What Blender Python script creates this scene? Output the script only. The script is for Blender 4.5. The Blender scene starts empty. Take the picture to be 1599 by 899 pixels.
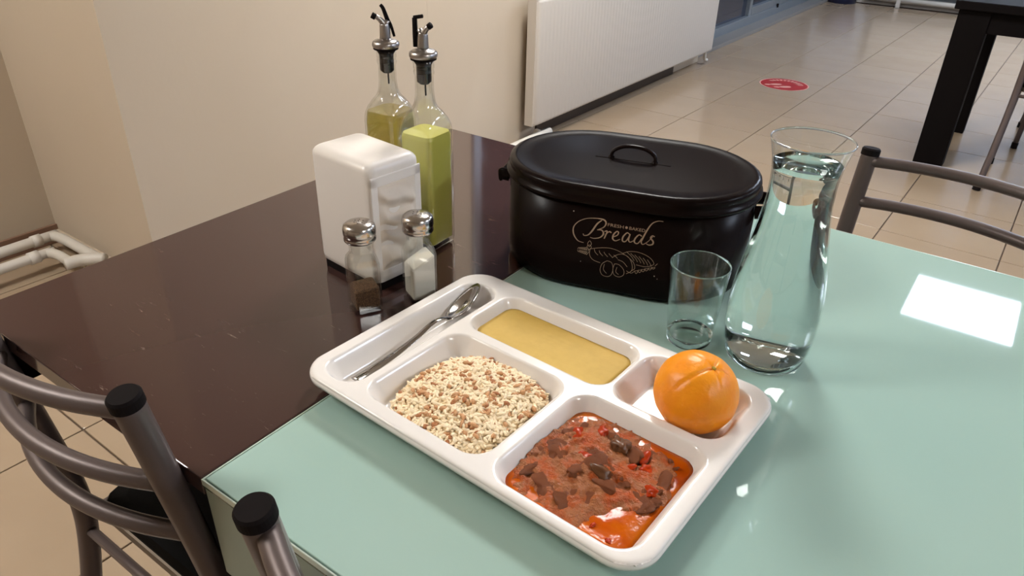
import bpy, bmesh, math, random
import numpy as np
from mathutils import Vector, Matrix, noise
SC = bpy.context.scene
COL = SC.collection
PI = math.pi
random.seed(7)
TZ = 0.75                                   # height of the table tops

# ------------------------------------------------------------------ camera
cd = bpy.data.cameras.new('camera'); cam = bpy.data.objects.new('camera', cd); COL.objects.link(cam)
R = ((0.81286, 0.308745, -0.493898), (0.581991, -0.396529, 0.709966), (0.023354, -0.864547, -0.502009))
M = Matrix(((R[0][0], -R[0][1], -R[0][2], 0), (R[1][0], -R[1][1], -R[1][2], 0), (R[2][0], -R[2][1], -R[2][2], 1.25), (0, 0, 0, 1)))
cam.matrix_world = M
cd.sensor_width = 36; cd.lens = 1150 / 1599 * 36; cd.clip_start = 0.02
SC.camera = cam

# ------------------------------------------------------------------ world, exposure
w = bpy.data.worlds.new('world'); SC.world = w; w.use_nodes = True
w.node_tree.nodes['Background'].inputs[0].default_value = (0.55, 0.65, 0.85, 1)
w.node_tree.nodes['Background'].inputs[1].default_value = 0.25
SC.view_settings.view_transform = 'Standard'; SC.view_settings.look = 'None'
SC.view_settings.gamma = 1; SC.view_settings.use_curve_mapping = False
SC.view_settings.exposure = 0.53
PANEL = 60.0                                # radiance of the ceiling panels
# centres of the 60 cm ceiling panels: (x, y, strength factor, warm)
PANELS = [(0.05, 4.82, .36, 1), (2.45, 4.82, .3, 1), (2.45, 2.42, .6, 1), (0.05, 7.22, 1.0, 1), (2.45, 7.22, .4, 1),
          (2.45, 0.02, .5, 0), (-1.15, 2.42, .76, 0), (-2.2, -0.6, .60, 0)]  # last panel is unseen, added to brighten the recess

# ------------------------------------------------------------------ materials
def srgb(c):
    return tuple(((v / 255) / 12.92 if v / 255 <= .04045 else (((v / 255) + .055) / 1.055) ** 2.4) for v in c)

def mat(name, col, rough=.5, metal=0, spec=.5, trans=0, ior=1.45, coat=0, bump=None, var=None, emis=None, sss=0, aniso=0, coat_rough=.03):
    m = bpy.data.materials.new(name); m.use_nodes = True
    nt = m.node_tree; b = nt.nodes['Principled BSDF']
    c = srgb(col) if max(col) > 1.0 else col
    b.inputs['Base Color'].default_value = (*c, 1)
    b.inputs['Roughness'].default_value = rough
    b.inputs['Metallic'].default_value = metal
    b.inputs['Specular IOR Level'].default_value = spec
    b.inputs['Transmission Weight'].default_value = trans
    b.inputs['IOR'].default_value = ior
    b.inputs['Coat Weight'].default_value = coat
    b.inputs['Coat Roughness'].default_value = coat_rough
    if sss:
        b.inputs['Subsurface Weight'].default_value = sss
        b.inputs['Subsurface Radius'].default_value = (.01, .006, .003)
        b.inputs['Subsurface Scale'].default_value = 1.0
    if emis:
        b.inputs['Emission Color'].default_value = (*emis[0], 1); b.inputs['Emission Strength'].default_value = emis[1]
    tc = None
    if var or bump:
        tc = nt.nodes.new('ShaderNodeTexCoord')
    if var:                                  # (scale, other colour, detail, low, high)
        sc_, c2, det, lo, hi = var
        n = nt.nodes.new('ShaderNodeTexNoise'); n.inputs['Scale'].default_value = sc_; n.inputs['Detail'].default_value = det
        nt.links.new(tc.outputs['Object'], n.inputs['Vector'])
        r = nt.nodes.new('ShaderNodeValToRGB'); r.color_ramp.elements[0].position = lo; r.color_ramp.elements[1].position = hi
        c2 = srgb(c2) if max(c2) > 1.0 else c2
        r.color_ramp.elements[0].color = (*c, 1); r.color_ramp.elements[1].color = (*c2, 1)
        nt.links.new(n.outputs['Fac'], r.inputs['Fac']); nt.links.new(r.outputs['Color'], b.inputs['Base Color'])
    if bump:                                 # (scale, strength, distance)
        n = nt.nodes.new('ShaderNodeTexNoise'); n.inputs['Scale'].default_value = bump[0]; n.inputs['Detail'].default_value = 3
        nt.links.new(tc.outputs['Object'], n.inputs['Vector'])
        bp = nt.nodes.new('ShaderNodeBump'); bp.inputs['Strength'].default_value = bump[1]; bp.inputs['Distance'].default_value = bump[2]
        nt.links.new(n.outputs['Fac'], bp.inputs['Height']); nt.links.new(bp.outputs['Normal'], b.inputs['Normal'])
    return m

def glass(name, col=(1, 1, 1), ior=1.5, rough=0.0, density=None):
    m = bpy.data.materials.new(name); m.use_nodes = True
    nt = m.node_tree; nt.nodes.remove(nt.nodes['Principled BSDF'])
    g = nt.nodes.new('ShaderNodeBsdfGlass'); g.inputs['Color'].default_value = (*col, 1); g.inputs['IOR'].default_value = ior
    g.inputs['Roughness'].default_value = rough
    nt.links.new(g.outputs[0], nt.nodes['Material Output'].inputs['Surface'])
    if density:
        a = nt.nodes.new('ShaderNodeVolumeAbsorption'); a.inputs['Color'].default_value = (*density[0], 1); a.inputs['Density'].default_value = density[1]
        nt.links.new(a.outputs[0], nt.nodes['Material Output'].inputs['Volume'])
    return m

def sheet_glass(name, tint, rough=.02):
    m = bpy.data.materials.new(name); m.use_nodes = True       # thin glass wall: fresnel mirror over clear transmission
    nt = m.node_tree; nt.nodes.remove(nt.nodes['Principled BSDF'])
    tr = nt.nodes.new('ShaderNodeBsdfTransparent'); tr.inputs[0].default_value = (*tint, 1)
    gl_ = nt.nodes.new('ShaderNodeBsdfGlossy'); gl_.inputs['Roughness'].default_value = rough; gl_.inputs['Color'].default_value = (1, 1, 1, 1)
    lw = nt.nodes.new('ShaderNodeLayerWeight'); lw.inputs['Blend'].default_value = .5
    pw = nt.nodes.new('ShaderNodeMath'); pw.operation = 'POWER'; pw.inputs[1].default_value = 4
    ma = nt.nodes.new('ShaderNodeMath'); ma.operation = 'MULTIPLY_ADD'; ma.inputs[1].default_value = .8; ma.inputs[2].default_value = .05
    mx = nt.nodes.new('ShaderNodeMixShader')
    nt.links.new(lw.outputs['Facing'], pw.inputs[0]); nt.links.new(pw.outputs[0], ma.inputs[0]); nt.links.new(ma.outputs[0], mx.inputs[0])
    nt.links.new(tr.outputs[0], mx.inputs[1]); nt.links.new(gl_.outputs[0], mx.inputs[2])
    nt.links.new(mx.outputs[0], nt.nodes['Material Output'].inputs['Surface'])
    return m

MT = {}
MT['wall'] = mat('warm_wall_paint', (192, 177, 157), .75, bump=(60, .15, .002), var=(1.2, (187, 171, 150), 2, .3, .7))
MT['wall_cool'] = mat('cool_grey_wall', (176, 184, 196), .75, bump=(60, .15, .002))
MT['ceiling'] = mat('ceiling_white', (200, 196, 190), .9)
MT['grout'] = mat('grout', (95, 78, 64), .9)
MT['radiator'] = mat('radiator_enamel', (188, 179, 168), .35)
MT['pipe'] = mat('pipe_enamel', (206, 199, 188), .4)
MT['alu'] = mat('aluminium', (150, 158, 165), .35, metal=.7)
MT['dark_pane'] = mat('dark_pane', (38, 44, 58), .06, spec=.6)
MT['black_wood'] = mat('black_wood', (12, 8, 8), .7, spec=.1, bump=(40, .1, .001))
MT['chair_metal'] = mat('chair_grey_metal', (96, 84, 81), .42, metal=.35)
MT['cap'] = mat('black_plastic', (22, 17, 17), .7, spec=.1)
MT['seat'] = mat('black_vinyl', (5, 4, 4), .6, spec=.08, bump=(200, .2, .001))
MT['seat_rim'] = mat('seat_frame_beige', (120, 106, 90), .45, metal=.3)
MT['melamine'] = mat('white_melamine', (232, 226, 220), .16, spec=.5, bump=(25, .03, .001))
MT['white_plastic'] = mat('white_plastic', (236, 229, 222), .28)
MT['tissue'] = mat('white_tissue', (224, 212, 198), .9, bump=(90, .3, .001))
MT['steel'] = mat('brushed_steel', (190, 184, 178), .2, metal=1)
MT['spoon_steel'] = mat('polished_steel', (175, 170, 166), .12, metal=1)
MT['satin_steel'] = mat('satin_steel', (176, 170, 166), .3, metal=1)
MT['glass'] = glass('clear_glass', (.97, .985, .98), 1.47)
MT['thin_glass'] = sheet_glass('thin_clear_glass', (.95, .955, .94))
MT['tumbler'] = sheet_glass('tumbler_glass', (.94, .965, .955))
MT['water'] = glass('water', (.985, 1, .995), 1.33)
MT['oil'] = sheet_glass('olive_oil', (.80, .74, .36))
MT['lemon'] = mat('cloudy_lemon_sauce', (206, 200, 100), .35)
MT['salt'] = mat('salt', (236, 230, 222), .8, bump=(900, .4, .001))
MT['pepper'] = mat('ground_pepper', (118, 88, 62), .9, var=(700, (66, 46, 32), 3, .35, .65))
MT['enamel'] = mat('black_enamel', (22, 14, 12), .26, spec=.07, bump=(300, .04, .0005))
MT['print'] = mat('tan_print', (166, 142, 120), .5)
MT['orange'] = mat('orange_peel', (252, 156, 24), .38, sss=.08, bump=(260, .35, .0012), var=(30, (248, 142, 16), 3, .4, .7))
MT['orange_scar'] = mat('stem_scar', (168, 138, 40), .8)
MT['soup'] = mat('yellow_soup', (204, 168, 80), .65, var=(90, (198, 162, 74), 4, .35, .7))
MT['broth'] = mat('red_broth', (186, 74, 6), .12, spec=.15, bump=(170, .25, .001), var=(28, (198, 100, 12), 3, .35, .65))
MT['meat'] = mat('stewed_meat', (162, 100, 64), .26, spec=.4, var=(160, (136, 72, 40), 4, .35, .65), bump=(350, .8, .002))
MT['meat_light'] = mat('pale_stewed_meat', (164, 98, 62), .26, spec=.4, var=(160, (144, 82, 52), 4, .35, .65), bump=(350, .8, .002))
MT['meat_mass'] = mat('meat_in_sauce', (156, 94, 54), .26, spec=.35, var=(75, (172, 74, 18), 5, .44, .66), bump=(420, 1.0, .002))
MT['aubergine'] = mat('dark_aubergine', (84, 46, 32), .26, spec=.4, var=(120, (126, 88, 52), 4, .4, .7))
MT['tomato'] = mat('cooked_tomato', (176, 54, 10), .25, spec=.2, var=(90, (160, 46, 8), 3, .35, .7))
MT['rice'] = mat('rice', (250, 230, 194), .5)
MT['noodle'] = mat('toasted_noodle', (206, 154, 106), .5)
MT['noodle_dark'] = mat('dark_noodle', (172, 112, 68), .5)
MT['red'] = mat('red_vinyl', (150, 30, 32), .45)
MT['sticker_white'] = mat('white_vinyl', (204, 146, 134), .45)
MT['blue'] = mat('blue_plastic', (52, 62, 104), .4)
MT['panel'] = mat('light_panel', (255, 255, 255), .5)
MT['trim_metal'] = mat('panel_frame', (230, 230, 228), .5)

# table tops: back-painted green glass and a scratched dark brown laminate
def m_teal():
    m = mat('green_glass_top', (156, 184, 174), .03, spec=.55, var=(3, (162, 187, 176), 2, .3, .7))
    return m
MT['teal'] = m_teal()
MT['teal_edge'] = mat('glass_edge', (54, 84, 70), .08, spec=.7)
MT['edge_trim'] = mat('pale_edge_trim', (196, 208, 196), .2, metal=.2)
MT['teal_apron'] = mat('green_laminate', (130, 146, 134), .35)
def m_brown():
    m = mat('dark_brown_top', (66, 44, 40), .07, spec=.6)
    nt = m.node_tree; b = nt.nodes['Principled BSDF']; tc = nt.nodes.new('ShaderNodeTexCoord')
    mp = nt.nodes.new('ShaderNodeMapping'); mp.inputs['Scale'].default_value = (1, 4.5, 1); mp.inputs['Rotation'].default_value = (0, 0, .6)
    nt.links.new(tc.outputs['Object'], mp.inputs['Vector'])
    n1 = nt.nodes.new('ShaderNodeTexNoise'); n1.inputs['Scale'].default_value = 26; n1.inputs['Detail'].default_value = 8; n1.inputs['Roughness'].default_value = .75
    nt.links.new(mp.outputs[0], n1.inputs['Vector'])
    r1 = nt.nodes.new('ShaderNodeValToRGB'); r1.color_ramp.elements[0].position = .62; r1.color_ramp.elements[1].position = .68
    nt.links.new(n1.outputs['Fac'], r1.inputs['Fac'])
    n2 = nt.nodes.new('ShaderNodeTexNoise'); n2.inputs['Scale'].default_value = 7; n2.inputs['Detail'].default_value = 2
    nt.links.new(tc.outputs['Object'], n2.inputs['Vector'])
    r2 = nt.nodes.new('ShaderNodeValToRGB'); r2.color_ramp.elements[0].position = .46; r2.color_ramp.elements[1].position = .60
    nt.links.new(n2.outputs['Fac'], r2.inputs['Fac'])
    mm = nt.nodes.new('ShaderNodeMath'); mm.operation = 'MULTIPLY'
    nt.links.new(r1.outputs['Color'], mm.inputs[0]); nt.links.new(r2.outputs['Color'], mm.inputs[1])
    m2 = nt.nodes.new('ShaderNodeMath'); m2.operation = 'MULTIPLY'; m2.inputs[1].default_value = .5
    nt.links.new(mm.outputs[0], m2.inputs[0])
    mx = nt.nodes.new('ShaderNodeMixRGB'); mx.inputs[1].default_value = (*srgb((62, 42, 38)), 1); mx.inputs[2].default_value = (*srgb((150, 130, 118)), 1)
    nt.links.new(m2.outputs[0], mx.inputs[0]); nt.links.new(mx.outputs[0], b.inputs['Base Color'])
    return m
MT['brown'] = m_brown()
def m_tile():
    m = mat('beige_floor_tile', (196, 166, 138), .16, spec=.5)
    nt = m.node_tree; b = nt.nodes['Principled BSDF']
    oi = nt.nodes.new('ShaderNodeObjectInfo'); tc = nt.nodes.new('ShaderNodeTexCoord')
    n = nt.nodes.new('ShaderNodeTexNoise'); n.inputs['Scale'].default_value = 5; n.inputs['Detail'].default_value = 4
    nt.links.new(tc.outputs['Object'], n.inputs['Vector'])
    a = nt.nodes.new('ShaderNodeMath'); a.operation = 'ADD'; nt.links.new(n.outputs['Fac'], a.inputs[0])
    k = nt.nodes.new('ShaderNodeMath'); k.operation = 'MULTIPLY'; k.inputs[1].default_value = .35; nt.links.new(oi.outputs['Random'], k.inputs[0])
    nt.links.new(k.outputs[0], a.inputs[1])
    r = nt.nodes.new('ShaderNodeValToRGB'); r.color_ramp.elements[0].position = .3; r.color_ramp.elements[1].position = 1.0
    r.color_ramp.elements[0].color = (*srgb((152, 131, 108)), 1); r.color_ramp.elements[1].color = (*srgb((159, 139, 116)), 1)
    nt.links.new(a.outputs[0], r.inputs['Fac']); nt.links.new(r.outputs['Color'], b.inputs['Base Color'])
    return m
MT['tile'] = m_tile()

# ------------------------------------------------------------------ helpers
def obj(name, data, m=None, parent=None, smooth=False, kind=None, loc=None, rotz=None):
    if isinstance(data, bmesh.types.BMesh):
        me = bpy.data.meshes.new(name); data.to_mesh(me); data.free()
    else:
        me = data
    if m is not None and len(me.materials) == 0:
        me.materials.append(m)
    if smooth:
        me.polygons.foreach_set('use_smooth', [True] * len(me.polygons))
    o = bpy.data.objects.new(name, me); COL.objects.link(o)
    if parent: o.parent = parent
    if kind: o['kind'] = kind
    if loc: o.location = loc
    if rotz is not None: o.rotation_euler = (0, 0, rotz)
    return o

def thing(name, label, cat, loc=(0, 0, 0), rotz=0, group=None):
    o = bpy.data.objects.new(name, None); COL.objects.link(o); o.empty_display_size = .05
    o.location = loc; o.rotation_euler = (0, 0, rotz); o['label'] = label; o['category'] = cat
    if group: o['group'] = group
    return o

def tag(o, label, cat, group=None):
    o['label'] = label; o['category'] = cat
    if group: o['group'] = group
    return o

def struct(name, data, m, parent=None, smooth=False):
    o = obj(name, data, m, parent, smooth)
    if parent is None: o['kind'] = 'structure'
    return o

def box(x0, x1, y0, y1, z0, z1, bevel=0, seg=2, bm=None):
    own = bm is None
    b = bmesh.new()
    bmesh.ops.create_cube(b, size=1)
    for v in b.verts:
        v.co = Vector(((x0 + x1) / 2 + v.co.x * (x1 - x0), (y0 + y1) / 2 + v.co.y * (y1 - y0), (z0 + z1) / 2 + v.co.z * (z1 - z0)))
    if bevel:
        bmesh.ops.bevel(b, geom=list(b.edges), offset=bevel, segments=seg, affect='EDGES', profile=.5)
    if own: return b
    me = bpy.data.meshes.new('t'); b.to_mesh(me); b.free(); bm.from_mesh(me); bpy.data.meshes.remove(me)
    return bm

def ring_skin(rings, closed=True, cap0=True, cap1=True, bm=None):
    """rings: lists of points of equal length, skinned in turn"""
    bm = bm or bmesh.new()
    vs = [[bm.verts.new(p) for p in r] for r in rings]
    n = len(rings[0])
    for a, b in zip(vs[:-1], vs[1:]):
        for i in range(n if closed else n - 1):
            j = (i + 1) % n
            try: bm.faces.new((a[i], a[j], b[j], b[i]))
            except ValueError: pass
    if cap0: bm.faces.new(vs[0][::-1])
    if cap1: bm.faces.new(vs[-1])
    bmesh.ops.recalc_face_normals(bm, faces=bm.faces)
    return bm

def lathe(prof, n=48, loc=(0, 0, 0), bm=None, cap0=False, cap1=False):
    rings = [[(loc[0] + r * math.cos(2 * PI * k / n), loc[1] + r * math.sin(2 * PI * k / n), loc[2] + z) for k in range(n)] for r, z in prof]
    return ring_skin(rings, cap0=cap0, cap1=cap1, bm=bm)

def smooth_path(pts, sub=6):
    P = [Vector(p) for p in pts]
    if len(P) < 3: return P
    out = []
    for i in range(len(P) - 1):
        p0 = P[max(i - 1, 0)]; p1 = P[i]; p2 = P[i + 1]; p3 = P[min(i + 2, len(P) - 1)]
        for k in range(sub):
            t = k / sub
            out.append(.5 * ((2 * p1) + (p2 - p0) * t + (2 * p0 - 5 * p1 + 4 * p2 - p3) * t * t + (3 * p1 - p0 - 3 * p2 + p3) * t ** 3))
    out.append(P[-1]); return out

def tube(pts, r, n=12, sub=6, bm=None, caps=True, flat=None):
    """tube along a smoothed path; r a number or list per path point; flat = (up vector, width factor, height factor)"""
    path = smooth_path(pts, sub) if sub > 1 else [Vector(p) for p in pts]
    m = len(path)
    if isinstance(r, (int, float)): rad = [r] * m
    else: rad = [float(np.interp(i / (m - 1), np.linspace(0, 1, len(r)), r)) for i in range(m)]
    T = [(path[min(i + 1, m - 1)] - path[max(i - 1, 0)]).normalized() for i in range(m)]
    up = Vector((0, 0, 1)) if abs(T[0].z) < .9 else Vector((1, 0, 0))
    if flat: up = Vector(flat[0])
    rings = []
    for p, t, q in zip(path, T, rad):
        s = t.cross(up)
        s = s.normalized() if s.length > 1e-6 else Vector((1, 0, 0)); u = s.cross(t).normalized()
        if not flat: up = u
        fw, fh = (flat[1], flat[2]) if flat else (1, 1)
        rings.append([p + s * (q * fw * math.cos(2 * PI * k / n)) + u * (q * fh * math.sin(2 * PI * k / n)) for k in range(n)])
    return ring_skin(rings, cap0=caps, cap1=caps, bm=bm)

def rrect(hx, hy, r, n=6, cx=0, cy=0):
    r = min(r, hx - 1e-5, hy - 1e-5)
    pts = []
    for qx, qy, a0 in ((1, 1, 0), (-1, 1, PI / 2), (-1, -1, PI), (1, -1, 1.5 * PI)):
        for k in range(n + 1):
            a = a0 + PI / 2 * k / n
            pts.append((cx + qx * (hx - r) + r * math.cos(a), cy + qy * (hy - r) + r * math.sin(a)))
    return pts

def prism(outline_rows, bm=None, cap0=True, cap1=True):
    """rows: (list of xy, z)"""
    return ring_skin([[(x, y, z) for x, y in o] for o, z in outline_rows], bm=bm, cap0=cap0, cap1=cap1)

def copy_tree(root, loc, rotz, label=None, group=None):
    c = root.copy(); COL.objects.link(c); c.location = loc; c.rotation_euler = (0, 0, rotz)
    if label: c['label'] = label
    if group: c['group'] = group
    for ch in list(root.children):
        d = ch.copy(); COL.objects.link(d); d.parent = c
        for g in list(ch.children):
            e = g.copy(); COL.objects.link(e); e.parent = d
    return c

# ------------------------------------------------------------------ the room
XW, XR = -2.08, -2.75                       # long left wall, wall of the recess
YC = 1.03                                   # corner of the left wall
floor = struct('floor', box(XR - .1, 4.3, -3.1, 9.2, -.08, -.006), MT['grout'])
tb = bmesh.new(); TS = .4205
for s_, z_ in ((TS / 2 - .0015, -.006), (TS / 2 - .0015, -.0012), (TS / 2 - .0028, 0.0)):
    pass
tb = prism([(rrect(TS / 2, TS / 2, .002, 1), -.006), (rrect(TS / 2, TS / 2, .002, 1), -.001), (rrect(TS / 2 - .0012, TS / 2 - .0012, .002, 1), 0)], cap0=False)
tile_me = bpy.data.meshes.new('floor_tile'); tb.to_mesh(tile_me); tb.free(); tile_me.materials.append(MT['tile'])
GA = -.022; gx, gy = Vector((math.cos(GA), math.sin(GA))), Vector((-math.sin(GA), math.cos(GA)))
O0 = Vector((-1.59, 3.94)); PITCH = .425
rest = bmesh.new(); count = 0
cells = []
for i in range(-4, 15):
    for j in range(-18, 13):
        c = O0 + gx * ((i + .5) * PITCH) + gy * ((j + .5) * PITCH)
        if not (XR - .1 < c.x < 4.2 and -3.1 < c.y < 9.1): continue
        d = cam.matrix_world.inverted() @ Vector((c.x, c.y, 0))
        vis = d.z < -.3 and abs(d.x / -d.z) < .85 and abs(d.y / -d.z) < .52
        cells.append((not vis, c.length, c))
cells.sort(key=lambda q: (q[0], q[1]))
for k, (nv, _, c) in enumerate(cells):
    if not nv and k < 290:
        t = bpy.data.objects.new('tile', tile_me); COL.objects.link(t); t.parent = floor
        t.location = (c.x, c.y, 0); t.rotation_euler = (0, 0, GA)
    else:
        v = [rest.verts.new((c.x + (gx * a + gy * b).x * TS / 2, c.y + (gx * a + gy * b).y * TS / 2, 0)) for a, b in ((-1, -1), (1, -1), (1, 1), (-1, 1))]
        rest.faces.new(v)
obj('outer_tiles', rest, MT['tile'], floor, kind='stuff')

struct('wall_left', box(XW - .12, XW, YC, 2.34, 0, 2.6), MT['wall'])
struct('wall_left_pier', box(XW - .12, XW, 2.34, 5.30, 0, 2.6, .003), MT['wall'])
struct('wall_return', box(XR - .1, XW - .12, YC, YC + .12, 0, 2.6), MT['wall'])
struct('wall_recess', box(XR - .1, XR, -3.1, YC, 0, 2.6), MT['wall'])
struct('wall_back', box(XR, 4.3, -3.2, -3.1, 0, 2.6), MT['wall'])
struct('wall_right', box(4.2, 4.3, -3.1, 9.2, 0, 2.6), MT['wall_cool'])
struct('wall_far', box(-2.5, 4.2, 9.15, 9.25, 0, 2.6), MT['wall_cool'])
struct('ceiling', box(XR - .1, 4.3, -3.2, 9.25, 2.6, 2.7), MT['ceiling'])
struct('baseboard_recess', box(XR, XR + .012, -3.1, YC, 0, .07, .002), mat('brown_skirting', (128, 98, 80), .5))
struct('baseboard_return', box(XR, XW - .002, YC - .012, YC, 0, .05, .002), MT['wall'])
struct('baseboard_far', box(-2.3, 4.2, 9.135, 9.15, 0, .08, .002), MT['radiator'])

# aluminium storefront beyond the radiator: frame, mullions and dark panes
sf = struct('window_1', box(-2.36, -2.26, 5.30, 9.15, 0.0, .10, .004), MT['alu'])
for y in (6.86, 7.62, 8.4):
    obj('mullion', box(-2.34, -2.27, y - .03, y + .03, .10, 2.6, .004), MT['alu'], sf)
obj('mullion', box(-2.34, -2.27, 5.30, 5.34, .10, 2.6, .004), MT['alu'], sf)
for y0, y1 in ((5.34, 6.83), (6.89, 7.59), (7.65, 8.37), (8.43, 9.15)):
    obj('pane', box(-2.315, -2.305, y0, y1, .10, 2.6), MT['dark_pane'], sf)
for y0, y1 in ((6.89, 7.59), (7.65, 8.37)):
    obj('sash_rail', box(-2.32, -2.265, y0, y1, .10, .17, .004), MT['alu'], sf)
obj('latch', box(-2.27, -2.25, 7.57, 7.60, .085, .12, .004), MT['cap'], sf)
struct('wall_storefront_side', box(-2.5, XW - .12, 5.26, 5.30, 0, 2.6), MT['wall'])
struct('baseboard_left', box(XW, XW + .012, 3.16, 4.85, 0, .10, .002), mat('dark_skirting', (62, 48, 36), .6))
struct('trim_1', box(-2.26, -2.13, 5.32, 9.15, 0, .03, .003), mat('grey_sill', (120, 116, 112), .5))

# unseen dark window, added above the radiator to darken reflections on lid and tables
wn = struct('added_window', box(XW - .02, XW + .02, 2.62, 5.2, .92, .98, .004), MT['alu'])
obj('frame_top', box(XW - .02, XW + .02, 2.62, 5.2, 2.42, 2.48, .004), MT['alu'], wn)
for y in (2.62, 3.46, 4.30, 5.14):
    obj('mullion', box(XW - .02, XW + .018, y, y + .06, .98, 2.42, .004), MT['alu'], wn)
for y in (2.68, 3.52, 4.36):
    obj('pane', box(XW + .0005, XW + .006, y, y + .78, .98, 2.42), MT['dark_pane'], wn)

# ceiling light panels
LABS = ['square ceiling light panel mirrored in the glass table', 'square ceiling light panel by the right wall, level with the mirrored one', 'square ceiling light panel by the right wall beside the glass table', 'square ceiling light panel farthest down the hall, middle row',
        'square ceiling light panel farthest down the hall, by the right wall', 'square ceiling light panel by the right wall behind the camera', 'square ceiling light panel over the left wall near the dark table', 'unseen square ceiling light panel added to brighten the recess on the left']
for (x, y, s, wm), lab in zip(PANELS, LABS):
    p = thing('ceiling_light', lab, 'light', (x, y, 2.6), 0, 'square ceiling light panels')
    col = (.78, .90, 1.1) if wm else (1.0, .985, .95)
    m = mat('panel_glow', (1, 1, 1), .5, emis=(col, PANEL * s))
    obj('diffuser', box(-.295, .295, -.295, .295, -.012, -.004), m, p)
    fr = bmesh.new()
    for a in ((-.31, .31, -.31, -.295), (-.31, .31, .295, .31), (-.31, -.295, -.295, .295), (.295, .31, -.295, .295)):
        box(*a, -.014, 0, bm=fr)
    obj('frame', fr, MT['trim_metal'], p)

# panel radiator on the left wall
rad = thing('panel_radiator', 'long white ribbed panel radiator low on the left wall', 'radiator', (XW + .037, 4.13, .1))
rb = bmesh.new()
L0, L1 = -1.14, 1.14
rows = []
ny = int((L1 - L0) / .0055)
front = []
for k in range(ny + 1):
    y = L0 + (L1 - L0) * k / ny
    edge = min(1, min(y - L0, L1 - y) / .025)
    x = .062 + .012 * math.sqrt(max(0, 1 - (1 - edge) ** 2)) + (.0007 * math.sin(y * 2 * PI / .033) if edge >= 1 else 0)
    front.append((x, y))
def radrow(z, dx): return [(x + dx, y, z) for x, y in front]
ring_skin([[(.05, y, .012) for x, y in front], radrow(0.0, -.016), radrow(.006, -.003), radrow(.018, 0), radrow(.582, 0), radrow(.594, -.003), radrow(.6, -.016)], closed=False, cap0=False, cap1=False, bm=rb)
obj('front_panel', rb, MT['radiator'], rad, smooth=True)
obj('back_panel', box(.012, .05, L0, L1, .01, .59, .004), MT['radiator'], rad)
obj('top_grille', box(.012, .066, L0, L1, .59, .602, .002), MT['radiator'], rad)
for s in (L0, L1):
    obj('end_cap', box(.012, .062, s - .004, s + .004, .0, .6, .002), MT['radiator'], rad)
obj('valve', tube([(.035, L1 - .03, .02), (.035, L1 - .03, -.05), (.035, L1 + .0, -.07), (.03, L1 + .03, -.075)], .011, 10), MT['pipe'], rad, smooth=True)
obj('bracket', box(0, .014, -.6, -.56, .1, .5), MT['radiator'], rad)
# small heating pipe along the foot of the wall, ending in an elbow
hp = obj('heating_pipe', tube([(XW + .09, 1.2, .035), (XW + .09, 3.02, .035), (XW + .085, 3.08, .035), (XW + .05, 3.1, .035)], .021, 14, 4), MT['pipe'], smooth=True)
tag(hp, 'white heating pipe along the foot of the wall, ending below the radiator', 'pipe')
# the pair of pipes in the recess on the left
pp = thing('paired_heating_pipes', 'pair of cream heating pipes running round the recess corner at left', 'pipe', (0, 0, 0))
zi = .062
obj('inner_pipe', tube([(-2.672, -1.5, zi), (-2.672, .2, zi), (-2.672, .93, zi), (-2.660, .975, zi), (-2.62, .988, zi), (-2.44, .988, zi), (-2.37, .988, zi)], .018, 14, 3), MT['pipe'], pp, smooth=True)
obj('outer_pipe', tube([(-2.552, -1.5, zi), (-2.552, .2, zi), (-2.552, .865, zi), (-2.542, .905, zi), (-2.51, .918, zi), (-2.46, .918, zi), (-2.43, .918, zi)], .0165, 14, 3), MT['pipe'], pp, smooth=True)
obj('joining_elbow', tube([(-2.36, 1.0, zi), (-2.38, .985, zi), (-2.415, .945, zi), (-2.425, .898, zi)], [.018, .021, .021, .021], 14, 4), MT['pipe'], pp, smooth=True)
for x_, y_ in ((-2.672, .91), (-2.552, .845)):
    obj('pipe_collar', tube([(x_, y_, zi), (x_, y_ + .03, zi)], .0215, 14, 1), MT['pipe'], pp, smooth=True)
obj('pipe_foot', box(XR + .0, XR + .23, .3, .33, 0, .05), MT['pipe'], pp)
# far end of the hall: radiator, its pipe, blue bin
fr = thing('far_radiator', 'white panel radiator on the far wall beyond the tiled hall', 'radiator', (-.35, 9.13, 0))
obj('panel', box(-1.3, 1.6, -.1, -.02, .14, .74, .01), MT['radiator'], fr)
obj('pipe', tube([(-1.42, -.05, .07), (1.7, -.05, .07)], .03, 10, 1), MT['pipe'], fr, smooth=True)
for x in (-1.1, 1.4):
    obj('foot', box(x - .02, x + .02, -.08, -.04, 0, .15), MT['radiator'], fr)
bb = thing('blue_bin', 'blue round plastic bin standing at the far end of the hall', 'bin', (-2.0, 9.0, 0))
obj('bin_body', lathe([(.0, .005), (.13, .005), (.14, .0), (.19, .3), (.185, .3), (.13, .02), (0, .02)], 24), MT['blue'], bb, smooth=True)
obj('bin_rim', lathe([(.185, .29), (.2, .295), (.2, .31), (.185, .31)], 24), MT['blue'], bb, smooth=True)

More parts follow.
